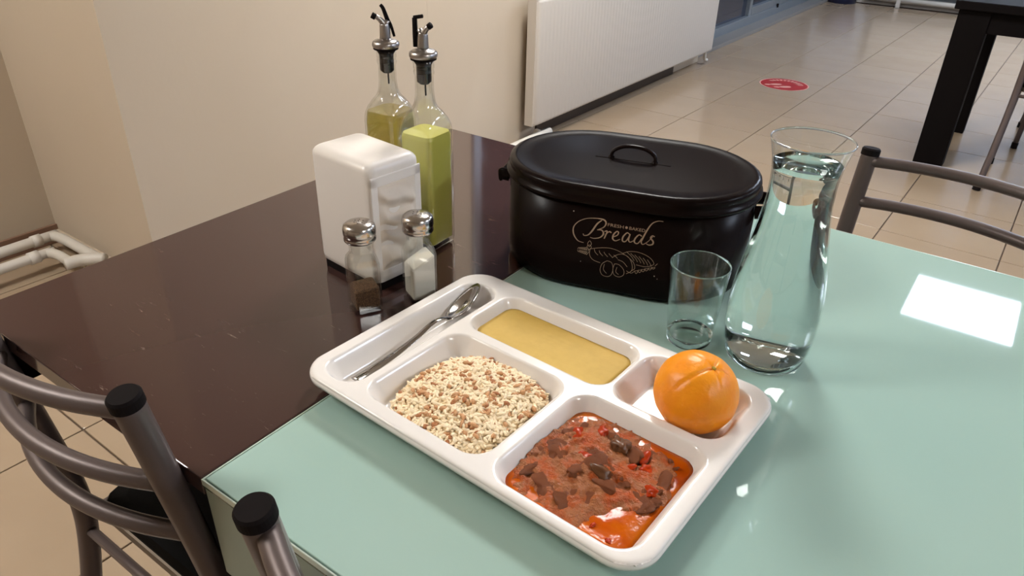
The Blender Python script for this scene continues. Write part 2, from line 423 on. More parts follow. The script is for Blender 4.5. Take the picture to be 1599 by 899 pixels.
# round red distancing sticker on the floor
SX, SY = -1.37, 5.08
st = thing('floor_sticker', 'round red floor sticker with two white footprints beyond the bread box', 'sticker', (SX, SY, 0.0))
obj('disc', lathe([(0.0, .0012), (.148, .0012), (.15, .001), (.15, 0.0002)], 48), MT['red'], st)
obj('border', lathe([(.150, .0006), (.158, .0006)], 48), MT['sticker_white'], st)
def footprint(cx, cy, a):
    b = bmesh.new(); fx, fy = math.cos(a), math.sin(a)
    def el(u, v, ru, rv, n=18):
        vs = []
        for k in range(n):
            p, q = u + ru * math.cos(2 * PI * k / n), v + rv * math.sin(2 * PI * k / n)
            vs.append(b.verts.new((cx + p * fx - q * fy, cy + p * fy + q * fx, .0018)))
        b.faces.new(vs)
    el(.018, 0, .040, .022); el(-.042, 0, .020, .016)
    return b
obj('footprint', footprint(-.055, -.05, .75), MT['sticker_white'], st)
obj('footprint', footprint(.015, -.075, .75), MT['sticker_white'], st)
tx = bmesh.new()
for k in range(11):                          # the curved line of illegible lettering
    a = math.radians(20 + k * 13.5) ; r0, r1 = .088, .122
    v = [tx.verts.new((r * math.cos(b_), r * math.sin(b_), .0018)) for r, b_ in ((r0, a), (r1, a), (r1, a + .13), (r0, a + .13))]
    tx.faces.new(v)
obj('lettering', tx, MT['sticker_white'], st)

# ------------------------------------------------------------------ the two tables in front
XB = -.515                                   # seam between the two tops
def table(name, label, x0, x1, y0, y1, top_m, style):
    t = thing(name, label, 'table', (x0, y0, 0))
    W, D = x1 - x0, y1 - y0
    if style == 'brown':
        obj('tabletop', box(0, W, 0, D, TZ - .022, TZ, .0010, 2), top_m, t)
        zt, ins, ah, am, leg = TZ - .022, .05, .075, MT['black_wood'], .06
    else:
        o = obj('glass_top', box(.0032, W - .0032, .0032, D - .0032, TZ - .008, TZ, .0009, 2), top_m, t)
        tr_ = bmesh.new()
        for q in ((0, W, 0, .0018), (0, W, D - .0018, D), (0, .0018, .0018, D - .0018), (W - .0018, W, .0018, D - .0018)):
            box(*q, TZ - .0078, TZ - .0006, .0004, 1, bm=tr_)
        obj('edge_trim', tr_, MT['edge_trim'], t)
        obj('glass_edge', box(.0006, W - .0006, .0004, D - .0004, TZ - .0105, TZ - .0078), MT['teal_edge'], t)
        zt, ins, ah, am, leg = TZ - .0105, .0, .118, MT['teal_apron'], .07
    e = .001 if ins == 0 else ins
    obj('apron', box(e, W - e, e, e + .02, zt - ah, zt, .0015), am, t)
    obj('apron', box(e, W - e, D - e - .02, D - e, zt - ah, zt, .0015), am, t)
    obj('apron', box(e if ins == 0 else .03, e + .02 if ins == 0 else .05, (e + .02) if ins == 0 else .008, D - e - .02, zt - ah, zt, .0015), am, t)
    obj('apron', box(W - .024 - (0 if ins else e), W - .004 - (0 if ins else -.003) - (0 if ins else e), e + .02, D - e - .02, zt - ah, zt, .0015), am, t)
    l0 = e + .024
    for lx in ((l0, W - l0 - leg) if ins == 0 else (.03, W - leg - .002)):
        for ly in (l0, D - l0 - leg):
            if ins and lx < .1 and ly < .3: ly = .42
            obj('leg', box(lx, lx + leg, ly, ly + leg, 0, zt - .002, .003), MT['black_wood'], t)
    return t
table('dark_table', 'glossy dark brown table with fine scratches, under the napkin holder and oil bottles', -.992, XB - .001, .246, 1.18, MT['brown'], 'brown')
table('glass_table', 'pale green glass-topped table under the tray, carafe and bread box', XB, .43, .2455, 1.18, MT['teal'], 'glass')

# ------------------------------------------------------------------ chairs
def make_chair(label, loc, rotz, bars=(.825, .728, .651), top=.85, group=None):
    t = thing('dining_chair', label, 'chair', loc, rotz, group)
    hw = .1775
    for s in (-1, 1):
        up = [(s * hw, -.183, top - .008), (s * hw, -.170, .75), (s * hw, -.150, .6), (s * hw, -.138, .47), (s * hw, -.152, .36), (s * hw * 1.03, -.195, .18), (s * hw * 1.08, -.235, .012)]
        u = obj('rear_upright', tube(up, .0142, 14, 6), MT['chair_metal'], t, smooth=True)
        dx = Vector((0, .013, -.1)).normalized()
        c0 = Vector((s * hw, -.183, top - .008))
        obj('end_cap', tube([c0 - dx * -.004, c0 - dx * .006, c0 - dx * .0085], [.0152, .0152, .0132], 32, 1), MT['cap'], u, smooth=False)
        f = obj('front_leg', tube([(s * hw * .97, .185, .43), (s * hw, .19, .3), (s * hw * 1.05, .21, .012)], .0125, 12, 4), MT['chair_metal'], t, smooth=True)
        obj('foot_cap', tube([(s * hw * 1.05, .21, .03), (s * hw * 1.05, .211, 0.0)], .0155, 12, 1), MT['cap'], f)
        obj('foot_cap', tube([(s * hw * 1.077, -.231, .03), (s * hw * 1.083, -.237, 0.0)], .017, 12, 1), MT['cap'], u)
        obj('side_rail', tube([(s * hw * .98, -.14, .435), (s * hw * .98, .185, .43)], .010, 10, 1), MT['chair_metal'], t, smooth=True)
    for z in bars:
        yb = float(np.interp(z, [.6, .75, top], [-.150, -.170, -.183]))
        pts = []
        for k in range(9):
            q = -1 + 2 * k / 8
            pts.append((q * (hw - .006), yb - .046 * (1 - q * q), z + .002))
        obj('back_bar', tube(pts, .0098, 12, 3), MT['chair_metal'], t, smooth=True)
    obj('rear_stretcher', tube([(-hw, -.142, .415), (hw, -.142, .415)], .0075, 10, 1), MT['chair_metal'], t, smooth=True)
    obj('front_stretcher', tube([(-hw, .187, .40), (hw, .187, .40)], .0075, 10, 1), MT['chair_metal'], t, smooth=True)
    s0 = [(-.165, -.125), (.165, -.125), (.188, .15), (.16, .205), (-.16, .205), (-.188, .15)]
    def soft(sc):
        q = [Vector((x * sc, (y - .04) * sc + .04, 0)) for x, y in s0]; out = []
        for i in range(len(q)):
            a, b, c = q[i - 1], q[i], q[(i + 1) % len(q)]
            d1 = (a - b).normalized() * min(.025, (a - b).length * .4); d2 = (c - b).normalized() * min(.025, (c - b).length * .4)
            for k in range(4):
                w_ = k / 3; p = (b + d1) * (1 - w_) ** 2 + b * 2 * w_ * (1 - w_) + (b + d2) * w_ ** 2
                out.append((p.x, p.y))
        return out
    obj('seat', prism([(soft(.95), .444), (soft(.985), .448), (soft(.99), .455), (soft(.96), .466), (soft(.85), .47)]), MT['seat'], t, smooth=False)
    obj('seat_frame', prism([(soft(.97), .428), (soft(1.0), .432), (soft(1.0), .446), (soft(.97), .449)]), MT['seat_rim'], t)
    return t
ch1 = make_chair('grey metal chair with three curved back bars, pushed under the dark table at left', (-.7275, .400, 0), 0, group='grey metal chairs around the two front tables')
copy_tree(ch1, (-.181, .386, 0), 0, 'grey metal chair at the near edge of the glass table, only its capped upright showing', 'grey metal chairs around the two front tables')
c3a = PI - math.radians(11)
c3x, c3y = -.196 - (.1775 * math.cos(c3a) + .183 * math.sin(c3a)), 1.35 - (.1775 * math.sin(c3a) - .183 * math.cos(c3a))
ch3 = make_chair('grey metal chair behind the carafe on the far side of the glass table', (c3x, c3y, 0), c3a, bars=(.815, .744, .66), top=.838, group='grey metal chairs around the two front tables')
c4 = copy_tree(ch1, (.115, 4.03, 0), 0, 'grey metal chair with splayed legs in front of the black table across the hall', 'chairs at the black table')
c5 = copy_tree(ch1, (.19, 4.80, 0), PI, 'grey metal chair at the far side of the black table across the hall', 'chairs at the black table')

# black table across the hall
ft = thing('black_table', 'black table with thick square legs across the tiled hall', 'table', (-.385, 4.0, 0))
obj('tabletop', box(-.02, 1.2, -.02, .78, .722, .76, .004), MT['black_wood'], ft)
obj('apron', box(.13, 1.05, .01, .04, .63, .722), MT['black_wood'], ft).location.z = .0
obj('apron', box(.05, .08, .13, .66, .67, .722), MT['black_wood'], ft)
obj('leg', box(0, .13, 0, .10, 0, .722, .003), MT['black_wood'], ft)
obj('leg', box(.05, .135, .68, .765, 0, .722, .003), MT['black_wood'], ft)
obj('leg', box(1.05, 1.18, 0, .10, 0, .722, .003), MT['black_wood'], ft)
obj('leg', box(1.05, 1.135, .68, .765, 0, .722, .003), MT['black_wood'], ft)

# ------------------------------------------------------------------ the meal tray
TC = (-.331, .5240, TZ); TA = math.radians(-2.9)
HX, HY, RO = .2085, .1458, .034
DEP = .0245; WW = .0185; TH = .0285          # well depth, wall width, rim height
WELLS = {  # u0, u1, v0, v1, corner radius
    'rice': (-.131, .033, -.130, .021, .026), 'stew': (.043, .194, -.1365, .021, .026),
    'soup': (-.133, .063, .032, .125, .024), 'fruit': (.066, .191, .030, .129, .024),
    'cutlery': (-.194, -.139, -.133, .120, .025)}
def sdf(x, y, w):
    u0, u1, v0, v1, r = w
    dx = np.abs(x - (u0 + u1) / 2) - (u1 - u0) / 2 + r; dy = np.abs(y - (v0 + v1) / 2) - (v1 - v0) / 2 + r
    return np.hypot(np.maximum(dx, 0), np.maximum(dy, 0)) + np.minimum(np.maximum(dx, dy), 0) - r
def wallprof(t):                             # 0 at the lip, 1 on the floor
    t = np.clip(t, 0, 1); return t * t * (3 - 2 * t) * .55 + .45 * np.clip((t - .06) / .8, 0, 1) ** 1.0
def tray_h(x, y):
    h = np.zeros_like(x)
    for w_ in WELLS.values():
        h = np.maximum(h, wallprof(-sdf(x, y, w_) / WW))
    return TH - DEP * h
def level_inset(z):
    lo, hi = 0, 1
    for _ in range(40):
        m_ = (lo + hi) / 2
        if TH - DEP * float(wallprof(np.array(m_))) > z: lo = m_
        else: hi = m_
    return lo * WW
tray = thing('meal_tray', 'white compartment meal tray holding soup, rice, stew and an orange', 'tray', TC, TA)
NX, NY = 241, 175
gxs, gys = np.meshgrid(np.linspace(-HX, HX, NX), np.linspace(-HY, HY, NY), indexing='ij')
OUT = (-HX, HX, -HY, HY, RO)
sd = sdf(gxs, gys, OUT)
# pull the corner points back onto the rounded outline
cxs = np.clip(gxs, -HX + RO, HX - RO); cys = np.clip(gys, -HY + RO, HY - RO)
dd = np.hypot(gxs - cxs, gys - cys); f_ = np.where(dd > RO, RO / np.maximum(dd, 1e-9), 1)
px, py = cxs + (gxs - cxs) * f_, cys + (gys - cys) * f_
pz = tray_h(px, py)
edge = np.clip(-sdf(px, py, OUT) / .005, 0, 1)
pz = pz - .0022 * (1 - np.sqrt(np.clip(1 - (1 - edge) ** 2, 0, 1)))
verts = np.stack([px, py, pz], -1).reshape(-1, 3)
idx = np.arange(NX * NY).reshape(NX, NY)
faces = []
for i in range(NX - 1):
    for j in range(NY - 1):
        q = (idx[i, j], idx[i + 1, j], idx[i + 1, j + 1], idx[i, j + 1])
        if (sd[i, j] > .003 and sd[i + 1, j] > .003 and sd[i + 1, j + 1] > .003 and sd[i, j + 1] > .003): continue
        faces.append(tuple(int(a) for a in q))
me = bpy.data.meshes.new('tray_body'); me.from_pydata([tuple(v) for v in verts], [], faces); me.update()
bmt = bmesh.new(); bmt.from_mesh(me)
bmesh.ops.remove_doubles(bmt, verts=bmt.verts, dist=1e-5)
bmesh.ops.delete(bmt, geom=[v for v in bmt.verts if not v.link_faces], context='VERTS')
bmt.to_mesh(me); bmt.free()
tb_ = obj('tray_body', me, MT['melamine'], tray, smooth=True)
sm = tb_.modifiers.new('s', 'SOLIDIFY'); sm.thickness = .0024; sm.offset = -1
rimrows = []
for d_, z_ in ((-.0008, TH - .0022), (.0006, TH - .0034), (.001, TH - .0055), (.0004, TH - .0085), (-.0014, TH - .0088), (-.0016, TH - .004)):
    rimrows.append((rrect(HX + d_, HY + d_, RO + d_, 14), z_))
obj('rim', prism(rimrows, cap0=False, cap1=False), MT['melamine'], tray, smooth=True)

def T(u, v, z=0):                            # tray coordinates to the room
    return (TC[0] + u * math.cos(TA) - v * math.sin(TA), TC[1] + u * math.sin(TA) + v * math.cos(TA), TC[2] + z)
def liquid(name, well, z, m, wave=0.0, parent=None):
    u0, u1, v0, v1, r = WELLS[well]; ins = level_inset(z)
    cx, cy, hx, hy = (u0 + u1) / 2, (v0 + v1) / 2, (u1 - u0) / 2 - ins, (v1 - v0) / 2 - ins
    r = max(r - ins, .008); rows = []
    rows.append((rrect(hx - .004, hy - .004, r - .003, 8, cx, cy), .0075 if z > .012 else .006))
    rows.append((rrect(hx + .0004, hy + .0004, r, 8, cx, cy), z))
    for k in range(1, 16):
        s_ = 1 - k / 16
        rows.append(([(cx + (x - cx) * s_, cy + (y - cy) * s_) for x, y in rrect(hx + .0004, hy + .0004, r, 8, cx, cy)], z))
    b = prism(rows)
    if wave:
        for v in b.verts:
            e = min(hx - abs(v.co.x - cx), hy - abs(v.co.y - cy))
            if v.co.z >= z - 1e-6 and e > .002:
                v.co.z += wave * noise.noise(Vector((v.co.x * 90, v.co.y * 90, 1.3)))
    return obj(name, b, m, parent, smooth=True)

# soup
s1 = liquid('yellow_soup', 'soup', .0165, MT['soup'], .0004)
s1.location = TC; s1.rotation_euler = (0, 0, TA)
tag(s1, 'smooth pale yellow soup filling the long compartment of the tray', 'soup')

# stew: broth with lumps of meat, aubergine and tomato
stew = thing('beef_stew', 'meat stew in orange-red broth in the near right compartment', 'stew', TC, TA)
liquid('broth', 'stew', .0142, MT['broth'], .0012, stew)
def lump_mesh(seed, sub=3, rough=.6):
    b = bmesh.new(); bmesh.ops.create_icosphere(b, subdivisions=sub, radius=1)
    for v in b.verts:
        n1 = noise.noise(v.co * 1.3 + Vector((seed * 7.1, 0, 0))); n2 = noise.noise(v.co * 3.4 + Vector((0, seed * 3.3, 0)))
        v.co *= 1 + rough * n1 + rough * .55 * n2
    me_ = bpy.data.meshes.new('lump'); b.to_mesh(me_); b.free()
    me_.polygons.foreach_set('use_smooth', [True] * len(me_.polygons)); return me_
mb = bmesh.new(); gm = {}
NM = 90
for i in range(NM + 1):
    for j in range(NM + 1):
        u = .046 + .145 * i / NM; v = -.136 + .154 * j / NM
        p = (u - .110) / .064; q = (v + .056) / .060
        rr = p * p + q * q + .45 * noise.noise(Vector((u * 55, v * 55, 3)))
        cut = max(0, (u - .135) / .03) * max(0, (-.072 - v) / .03)
        n1 = 1 - abs(noise.noise(Vector((u * 75, v * 75, 7)))) * 2.2
        n2 = noise.noise(Vector((u * 190, v * 190, 2)))
        h = .0145 + .0060 * (1 - rr - cut * 2) + .0030 * n1 + .0016 * n2
        base = float(tray_h(np.array(u), np.array(v)))
        if h < .0128 or h < base + .0008: continue
        gm[i, j] = mb.verts.new((u, v, min(h, .0245)))
for (i, j) in list(gm):
    if all(k_ in gm for k_ in ((i + 1, j), (i + 1, j + 1), (i, j + 1))):
        mb.faces.new((gm[i, j], gm[i + 1, j], gm[i + 1, j + 1], gm[i, j + 1]))
bmesh.ops.delete(mb, geom=[v for v in mb.verts if not v.link_faces], context='VERTS')
obj('shredded_meat', mb, MT['meat_mass'], stew, smooth=True, kind='stuff')
lumps = [lump_mesh(s) for s in range(6)]
def lump(name, mi, m, u, v, z, sx, sy, sz, rz, parent):
    key = (mi, m.name)
    if key not in lump.cache:
        c = lumps[mi].copy(); c.materials.clear(); c.materials.append(m); lump.cache[key] = c
    o = bpy.data.objects.new(name, lump.cache[key]); COL.objects.link(o); o.parent = parent
    o.location = (u, v, z); o.scale = (sx, sy, sz); o.rotation_euler = (random.uniform(-.4, .4), random.uniform(-.4, .4), rz)
    return o
lump.cache = {}
rs = random.Random(11)
def in_pile(u, v):                           # the meat heaps to the left and middle, the broth shows at the right and far edge
    p = (u - .112) / .066; q = (v + .058) / .052
    return p * p + q * q < 1 and not (u > .150 and v < -.075)
k = 0
while k < 34:
    u, v = rs.uniform(.055, .182), rs.uniform(-.124, -.002)
    if not in_pile(u, v): continue
    h = .0145 + .007 * max(0, 1 - ((u - .108) / .05) ** 2 - ((v + .055) / .05) ** 2) * rs.uniform(.4, 1)
    s_ = rs.uniform(.007, .012)
    lump('meat_chunk', rs.randrange(6), MT['meat'] if rs.random() < .6 else MT['meat_light'], u, v, h, s_ * rs.uniform(.9, 1.5), s_ * rs.uniform(.7, 1.1), s_ * rs.uniform(.35, .5), rs.uniform(0, PI), stew)
    k += 1
for (u, v, s_) in ((.116, -.020, .0120), (.122, -.062, .0105)):
    lump('aubergine_piece', rs.randrange(6), MT['aubergine'], u, v, .0215, s_, s_ * .7, s_ * .55, rs.uniform(0, PI), stew)
for (u, v) in ((.100, -.050), (.107, -.046), (.15, -.03), (.140, -.018), (.075, -.030), (.165, -.05), (.135, -.040), (.09, -.01)):
    lump('tomato_piece', rs.randrange(6), MT['tomato'], u, v, .0175, .008, .006, .004, rs.uniform(0, PI), stew)
for k in range(26):                          # small bits floating in the broth
    u, v = rs.uniform(.058, .18), rs.uniform(-.122, .0)
    lump('stew_bit', rs.randrange(6), rs.choice([MT['meat_light'], MT['tomato'], MT['meat']]), u, v, .0145, .0032, .0022, .0016, rs.uniform(0, PI), stew)

# rice with toasted noodles
rice = thing('rice_pilaf', 'heap of white rice with toasted noodles in the near left compartment', 'rice', TC, TA)
RCX, RCY = -.040, -.058
def mound(u, v):
    p = (u - RCX) / .074; q = (v - RCY) / .076
    rr = (abs(p) ** 2.6 + abs(q) ** 2.6)
    return .0015 + .0235 * max(0, 1 - rr) ** .55 + .0022 * noise.noise(Vector((u * 70, v * 70, 0))) if rr < 1 else None
rows_ = []
bmr = bmesh.new(); grid = {}
NU = 60
for i in range(NU + 1):
    for j in range(NU + 1):
        u = RCX - .074 + .148 * i / NU; v = RCY - .076 + .152 * j / NU; h = mound(u, v)
        base = float(tray_h(np.array(u), np.array(v)))
        if h is None or .004 + h * 1.0 < base - .001: continue
        grid[i, j] = bmr.verts.new((u, v, .004 + h))
for (i, j) in list(grid):
    if all(k_ in grid for k_ in ((i + 1, j), (i + 1, j + 1), (i, j + 1))):
        bmr.faces.new((grid[i, j], grid[i + 1, j], grid[i + 1, j + 1], grid[i, j + 1]))
bmesh.ops.delete(bmr, geom=[v for v in bmr.verts if not v.link_faces], context='VERTS')
obj('rice_mound', bmr, mat('rice_base', (240, 218, 178), .7), rice, smooth=True)
def grains(n, length, rad, m, name, seed, dz=(0, .0025), curl=False, region=None):
    rg = random.Random(seed); V, F = [], []
    made = 0
    while made < n:
        u = RCX + rg.uniform(-1, 1) * .076; v = RCY + rg.uniform(-1, 1) * .078
        h = mound(u, v)
        if h is None:
            continue
        z = .004 + h
        base = float(tray_h(np.array(u), np.array(v)))
        if z < base - .0005: continue
        if region and rg.random() > region(u, v): continue
        made += 1
        a = rg.uniform(0, 2 * PI); tl = rg.uniform(-.5, .5); L = length * rg.uniform(.75, 1.25); r = rad * rg.uniform(.8, 1.2)
        c = Vector((u, v, z + rg.uniform(*dz)))
        t = Vector((math.cos(a) * math.cos(tl), math.sin(a) * math.cos(tl), math.sin(tl)))
        s = t.cross(Vector((0, 0, 1))).normalized(); w_ = s.cross(t)
        bend = rg.uniform(-.6, .6) * L * (.5 if curl else .12)
        b0 = len(V)
        prof = ((-.5, .15), (-.3, .85), (0, 1), (.3, .85), (.5, .15))
        for q, rr in prof:
            p = c + t * (L * q) + w_ * (bend * (.25 - q * q) * 2)
            for k_ in range(5):
                an = 2 * PI * k_ / 5; V.append(tuple(p + s * (r * rr * math.cos(an)) + w_ * (r * rr * math.sin(an))))
        for g_ in range(4):
            for k_ in range(5):
                F.append((b0 + g_ * 5 + k_, b0 + g_ * 5 + (k_ + 1) % 5, b0 + g_ * 5 + 5 + (k_ + 1) % 5, b0 + g_ * 5 + 5 + k_))
    me_ = bpy.data.meshes.new(name); me_.from_pydata(V, [], F); me_.update()
    return obj(name, me_, m, rice, smooth=True, kind='stuff')
edgew = lambda u, v: max(0, .3 + 1.6 * noise.noise(Vector((u * 60, v * 60, 5)))) * .7 + .12 if True else .35 + .65 * min(1, (((u - RCX) / .07) ** 2 + ((v - RCY) / .07) ** 2))
grains(2000, .0092, .00185, MT['rice'], 'white_grains', 3)
grains(170, .0085, .0023, MT['noodle'], 'toasted_noodles', 4, (.0008, .0035), True, edgew)
grains(70, .0085, .0025, MT['noodle_dark'], 'dark_noodles', 5, (.0008, .0035), True, edgew)

# spoon lying in the cutlery channel
sp = thing('spoon', 'steel spoon lying along the left channel of the tray', 'spoon', TC, TA)
def spoon_bowl():
    L_, W_ = .041, .0180; rows = []
    n = 26
    b = bmesh.new(); rings = []
    for k in range(9):
        s_ = k / 8; ring = []
        for i in range(n):
            a = 2 * PI * i / n
            x = W_ * s_ * math.sin(a) * (1 - .16 * math.cos(a)); y = L_ * s_ * math.cos(a)
            ring.append(b.verts.new((x, y, .0100 * (s_ ** 2) - .0100)))
        rings.append(ring)
    for a_, c_ in zip(rings[1:-1], rings[2:]):
        for i in range(n): b.faces.new((a_[i], a_[(i + 1) % n], c_[(i + 1) % n], c_[i]))
    b.faces.new(rings[1])
    bmesh.ops.delete(b, geom=rings[0], context='VERTS')
    bmesh.ops.recalc_face_normals(b, faces=b.faces)
    return b
sb = obj('spoon_bowl', spoon_bowl(), MT['spoon_steel'], sp, smooth=True, loc=(-.1675, .0745, .0262))
sb.rotation_euler = (.10, -.48, math.radians(15))
so = sb.modifiers.new('s', 'SOLIDIFY'); so.thickness = .0012; so.offset = 0
obj('spoon_handle', tube([(-.160, -.108, .0142), (-.161, -.088, .0128), (-.162, -.045, .0150), (-.1625, -.012, .0195), (-.1630, .008, .0245), (-.1625, .022, .0260), (-.1615, .034, .0235), (-.162, .041, .0205)],
     [.0056, .0058, .0046, .0036, .0031, .0030, .0034, .0046], 14, 6, flat=((0, 0, 1), 1.15, .34)), MT['spoon_steel'], sp, smooth=True)

# orange
ob = bmesh.new(); bmesh.ops.create_uvsphere(ob, u_segments=96, v_segments=64, radius=.042)
ax = Vector((.022, .006, 1)).normalized()
for v in ob.verts:
    n_ = v.co.normalized()
    lat = math.acos(max(-1, min(1, n_.z)))
    az = math.atan2(n_.y, n_.x)
    d = 0
    d -= .0028 * math.exp(-(lat / .15) ** 2)
    for a0, wd in ((.3, .0011), (1.5, .0009), (2.7, .0009), (-2.2, .0016), (-.9, .0010)):
        da = (az - a0 + PI) % (2 * PI) - PI
        if abs(da) < .5:
            lin = math.exp(-((da * max(.15, math.sin(lat))) / .035) ** 2)
            ext = 1.25 if a0 == -2.2 else .62
            d -= wd * lin * max(0, min(1, (ext - lat) / .25)) * min(1, lat / .12)
    d += .0006 * noise.noise(n_ * 3)
    v.co = n_ * (.042 + d)
    v.co.z *= .975
orp = T(.1455, .0715, 0)
orange = thing('orange', 'whole orange resting in the far right compartment of the tray', 'fruit', (orp[0], orp[1], TZ + .0040 + .0415))
pe = obj('peel', ob, MT['orange'], orange, smooth=True)
tilt = Matrix.Rotation(math.radians(-17), 4, 'X') @ Matrix.Rotation(math.radians(18), 4, 'Y')
sb_ = bmesh.new(); lump_s = bmesh.ops.create_icosphere(sb_, subdivisions=2, radius=.0024)
for v in sb_.verts: v.co.z = v.co.z * .5 + .0388; v.co.x *= 1 + .3 * noise.noise(v.co * 900)
stm = obj('stem_scar', sb_, MT['orange_scar'], orange, smooth=True)
orange.rotation_euler = (math.radians(7), math.radians(20), .2)

# ------------------------------------------------------------------ bread box
BA = .2833; bbx = thing('bread_box', 'black oval metal bread box with lid, labelled FRESH BAKED Breads', 'box', (-.4158, .8788, TZ), BA)
SA, SR = .0548, .1150
def stad(a, r, n=20):
    pts = [(a + r * math.cos(-PI / 2 + PI * k / n), r * math.sin(-PI / 2 + PI * k / n)) for k in range(n + 1)]
    pts += [(-a + r * math.cos(PI / 2 + PI * k / n), r * math.sin(PI / 2 + PI * k / n)) for k in range(n + 1)]
    return pts
obj('body', prism([(stad(SA, SR - .012), .001), (stad(SA, SR - .004), .003), (stad(SA, SR - .0005), .009), (stad(SA, SR), .02), (stad(SA, SR), .132)]), MT['enamel'], bbx, smooth=True)
lid = obj('lid', prism([(stad(SA, SR + .0012), .128), (stad(SA, SR + .004), .127), (stad(SA, SR + .0056), .1295), (stad(SA, SR + .0045), .1325), (stad(SA, SR + .0012), .1345), (stad(SA, SR + .0008), .139),
     (stad(SA, SR + .0022), .1425), (stad(SA, SR + .0010), .1465), (stad(SA, SR - .004), .1492), (stad(SA, SR - .009), .1496), (stad(SA, SR - .013), .1482), (stad(SA, SR - .03), .1484), (stad(SA, SR - .07), .1496), (stad(SA, SR - .11), .150)]), MT['enamel'], bbx, smooth=True)
hz = .1495
obj('lid_handle', tube([(-.030, 0, hz), (-.028, .002, hz + .010), (-.012, .004, hz + .0175), (.012, .004, hz + .0175), (.028, .002, hz + .010), (.030, 0, hz)], .0026, 10, 6, flat=((0, 1, 0), 1, 2.0)), MT['enamel'], lid, smooth=True)
obj('handle_strap', box(-.052, .052, -.0045, .0045, hz - .0006, hz + .0012, .0005), MT['enamel'], lid)
for x in (-.030, .030):
    obj('handle_foot', lathe([(0, .0045), (.004, .0035), (.005, 0)], 14, (x, 0, hz)), MT['enamel'], lid, smooth=True)
for s in (-1, 1):
    X = s * (SA + SR)
    h_ = obj('side_handle', tube([(X - s * .001, -.026, .112), (X + s * .010, -.025, .113), (X + s * .014, -.018, .108), (X + s * .014, .018, .108), (X + s * .010, .025, .113), (X - s * .001, .026, .112)], .0042, 10, 5, flat=((0, 0, 1), 1, 2.2)), MT['enamel'], bbx, smooth=True)
# printing on the front face
def on_face(s, z):
    y = SR + .0004
    if abs(s) > SA: y = math.sqrt(max(0, SR ** 2 - (abs(s) - SA) ** 2)) + .0004
    return (s, -y, z)
def ribbon(strokes, bm=None):
    bm = bm or bmesh.new()
    for pts, wds in strokes:
        P_ = smooth_path([(a, b, 0) for a, b in pts], 6); m = len(P_); L_ = []
        for i in range(m):
            t = (P_[min(i + 1, m - 1)] - P_[max(i - 1, 0)]).normalized(); nn = Vector((-t.y, t.x, 0))
            w_ = float(np.interp(i / (m - 1), np.linspace(0, 1, len(wds)), wds)) / 2
            a = P_[i] + nn * w_; b = P_[i] - nn * w_
            L_.append((bm.verts.new(on_face(a.x, a.y)), bm.verts.new(on_face(b.x, b.y))))
        for (a, b), (c, d) in zip(L_[:-1], L_[1:]):
            bm.faces.new((b, a, c, d))
    return bm
K = .001
W1 = [.0008, .0016, .0013, .0008]
ST = [
 ([(-.0338, .0718), (-.042, .0736), (-.048, .0819), (-.0486, .0918), (-.0426, .1006), (-.0318, .1067), (-.019, .109), (-.0099, .1085), (-.0069, .1042), (-.0096, .0981), (-.0176, .0931)], [.0006, .0012, .0018, .0014, .0010, .0009, .0012, .0020, .0020, .0012, .0008]),
 ([(-.0125, .1075), (-.0183, .1014), (-.024, .0905), (-.0288, .084), (-.034, .0823), (-.0355, .0845)], [.0010, .0020, .0022, .0014, .0010, .0012]),
 ([(-.0176, .0931), (-.0115, .0937), (-.0090, .0891), (-.0129, .0833), (-.0206, .0805), (-.026, .081)], [.0008, .0016, .0022, .0014, .0010, .0008]),
 ([(-.0080, .0925), (-.0046, .0938), (-.0058, .0883), (-.0075, .0825)], [.0010, .0016, .0018, .0014]),
 ([(-.0062, .087), (-.0035, .0920), (-.0010, .0935), (.0010, .0923)], [.0008, .0010, .0018, .0016]),
 ([(.0042, .0871), (.0090, .0905), (.0102, .0945), (.0078, .0955), (.0042, .0905), (.0036, .0845), (.0075, .0822), (.0130, .0855)], [.0010, .0012, .0016, .0014, .0020, .0020, .0012, .0008]),
 ([(.0245, .0945), (.0209, .0959), (.0165, .0895), (.0164, .0838), (.0205, .0839), (.0248, .0935)], [.0012, .0014, .0020, .0018, .0012, .0012]),
 ([(.0250, .0950), (.0238, .0867), (.0262, .0838), (.0305, .0868)], [.0018, .0018, .0012, .0008]),
 ([(.0401, .0945), (.0362, .0959), (.0318, .0895), (.0317, .0846), (.0360, .0838), (.0405, .0920)], [.0012, .0014, .0020, .0018, .0012, .0012]),
 ([(.0398, .0868), (.0416, .0927), (.0460, .105), (.0510, .1143), (.0575, .1185), (.0640, .1190)], [.0018, .0020, .0018, .0014, .0010, .0008]),
 ([(.0398, .0868), (.0415, .0838), (.0440, .0845), (.0490, .0895), (.0535, .0965)], [.0018, .0012, .0010, .0008, .0010]),
 ([(.0560, .0968), (.0530, .0976), (.0512, .0942), (.0548, .0900), (.0545, .0861), (.0502, .0842), (.0465, .0855)], [.0014, .0014, .0018, .0020, .0018, .0014, .0010])]
lt = obj('lettering_breads', ribbon(ST), MT['print'], bbx)
th_ = [.0006, .0006]
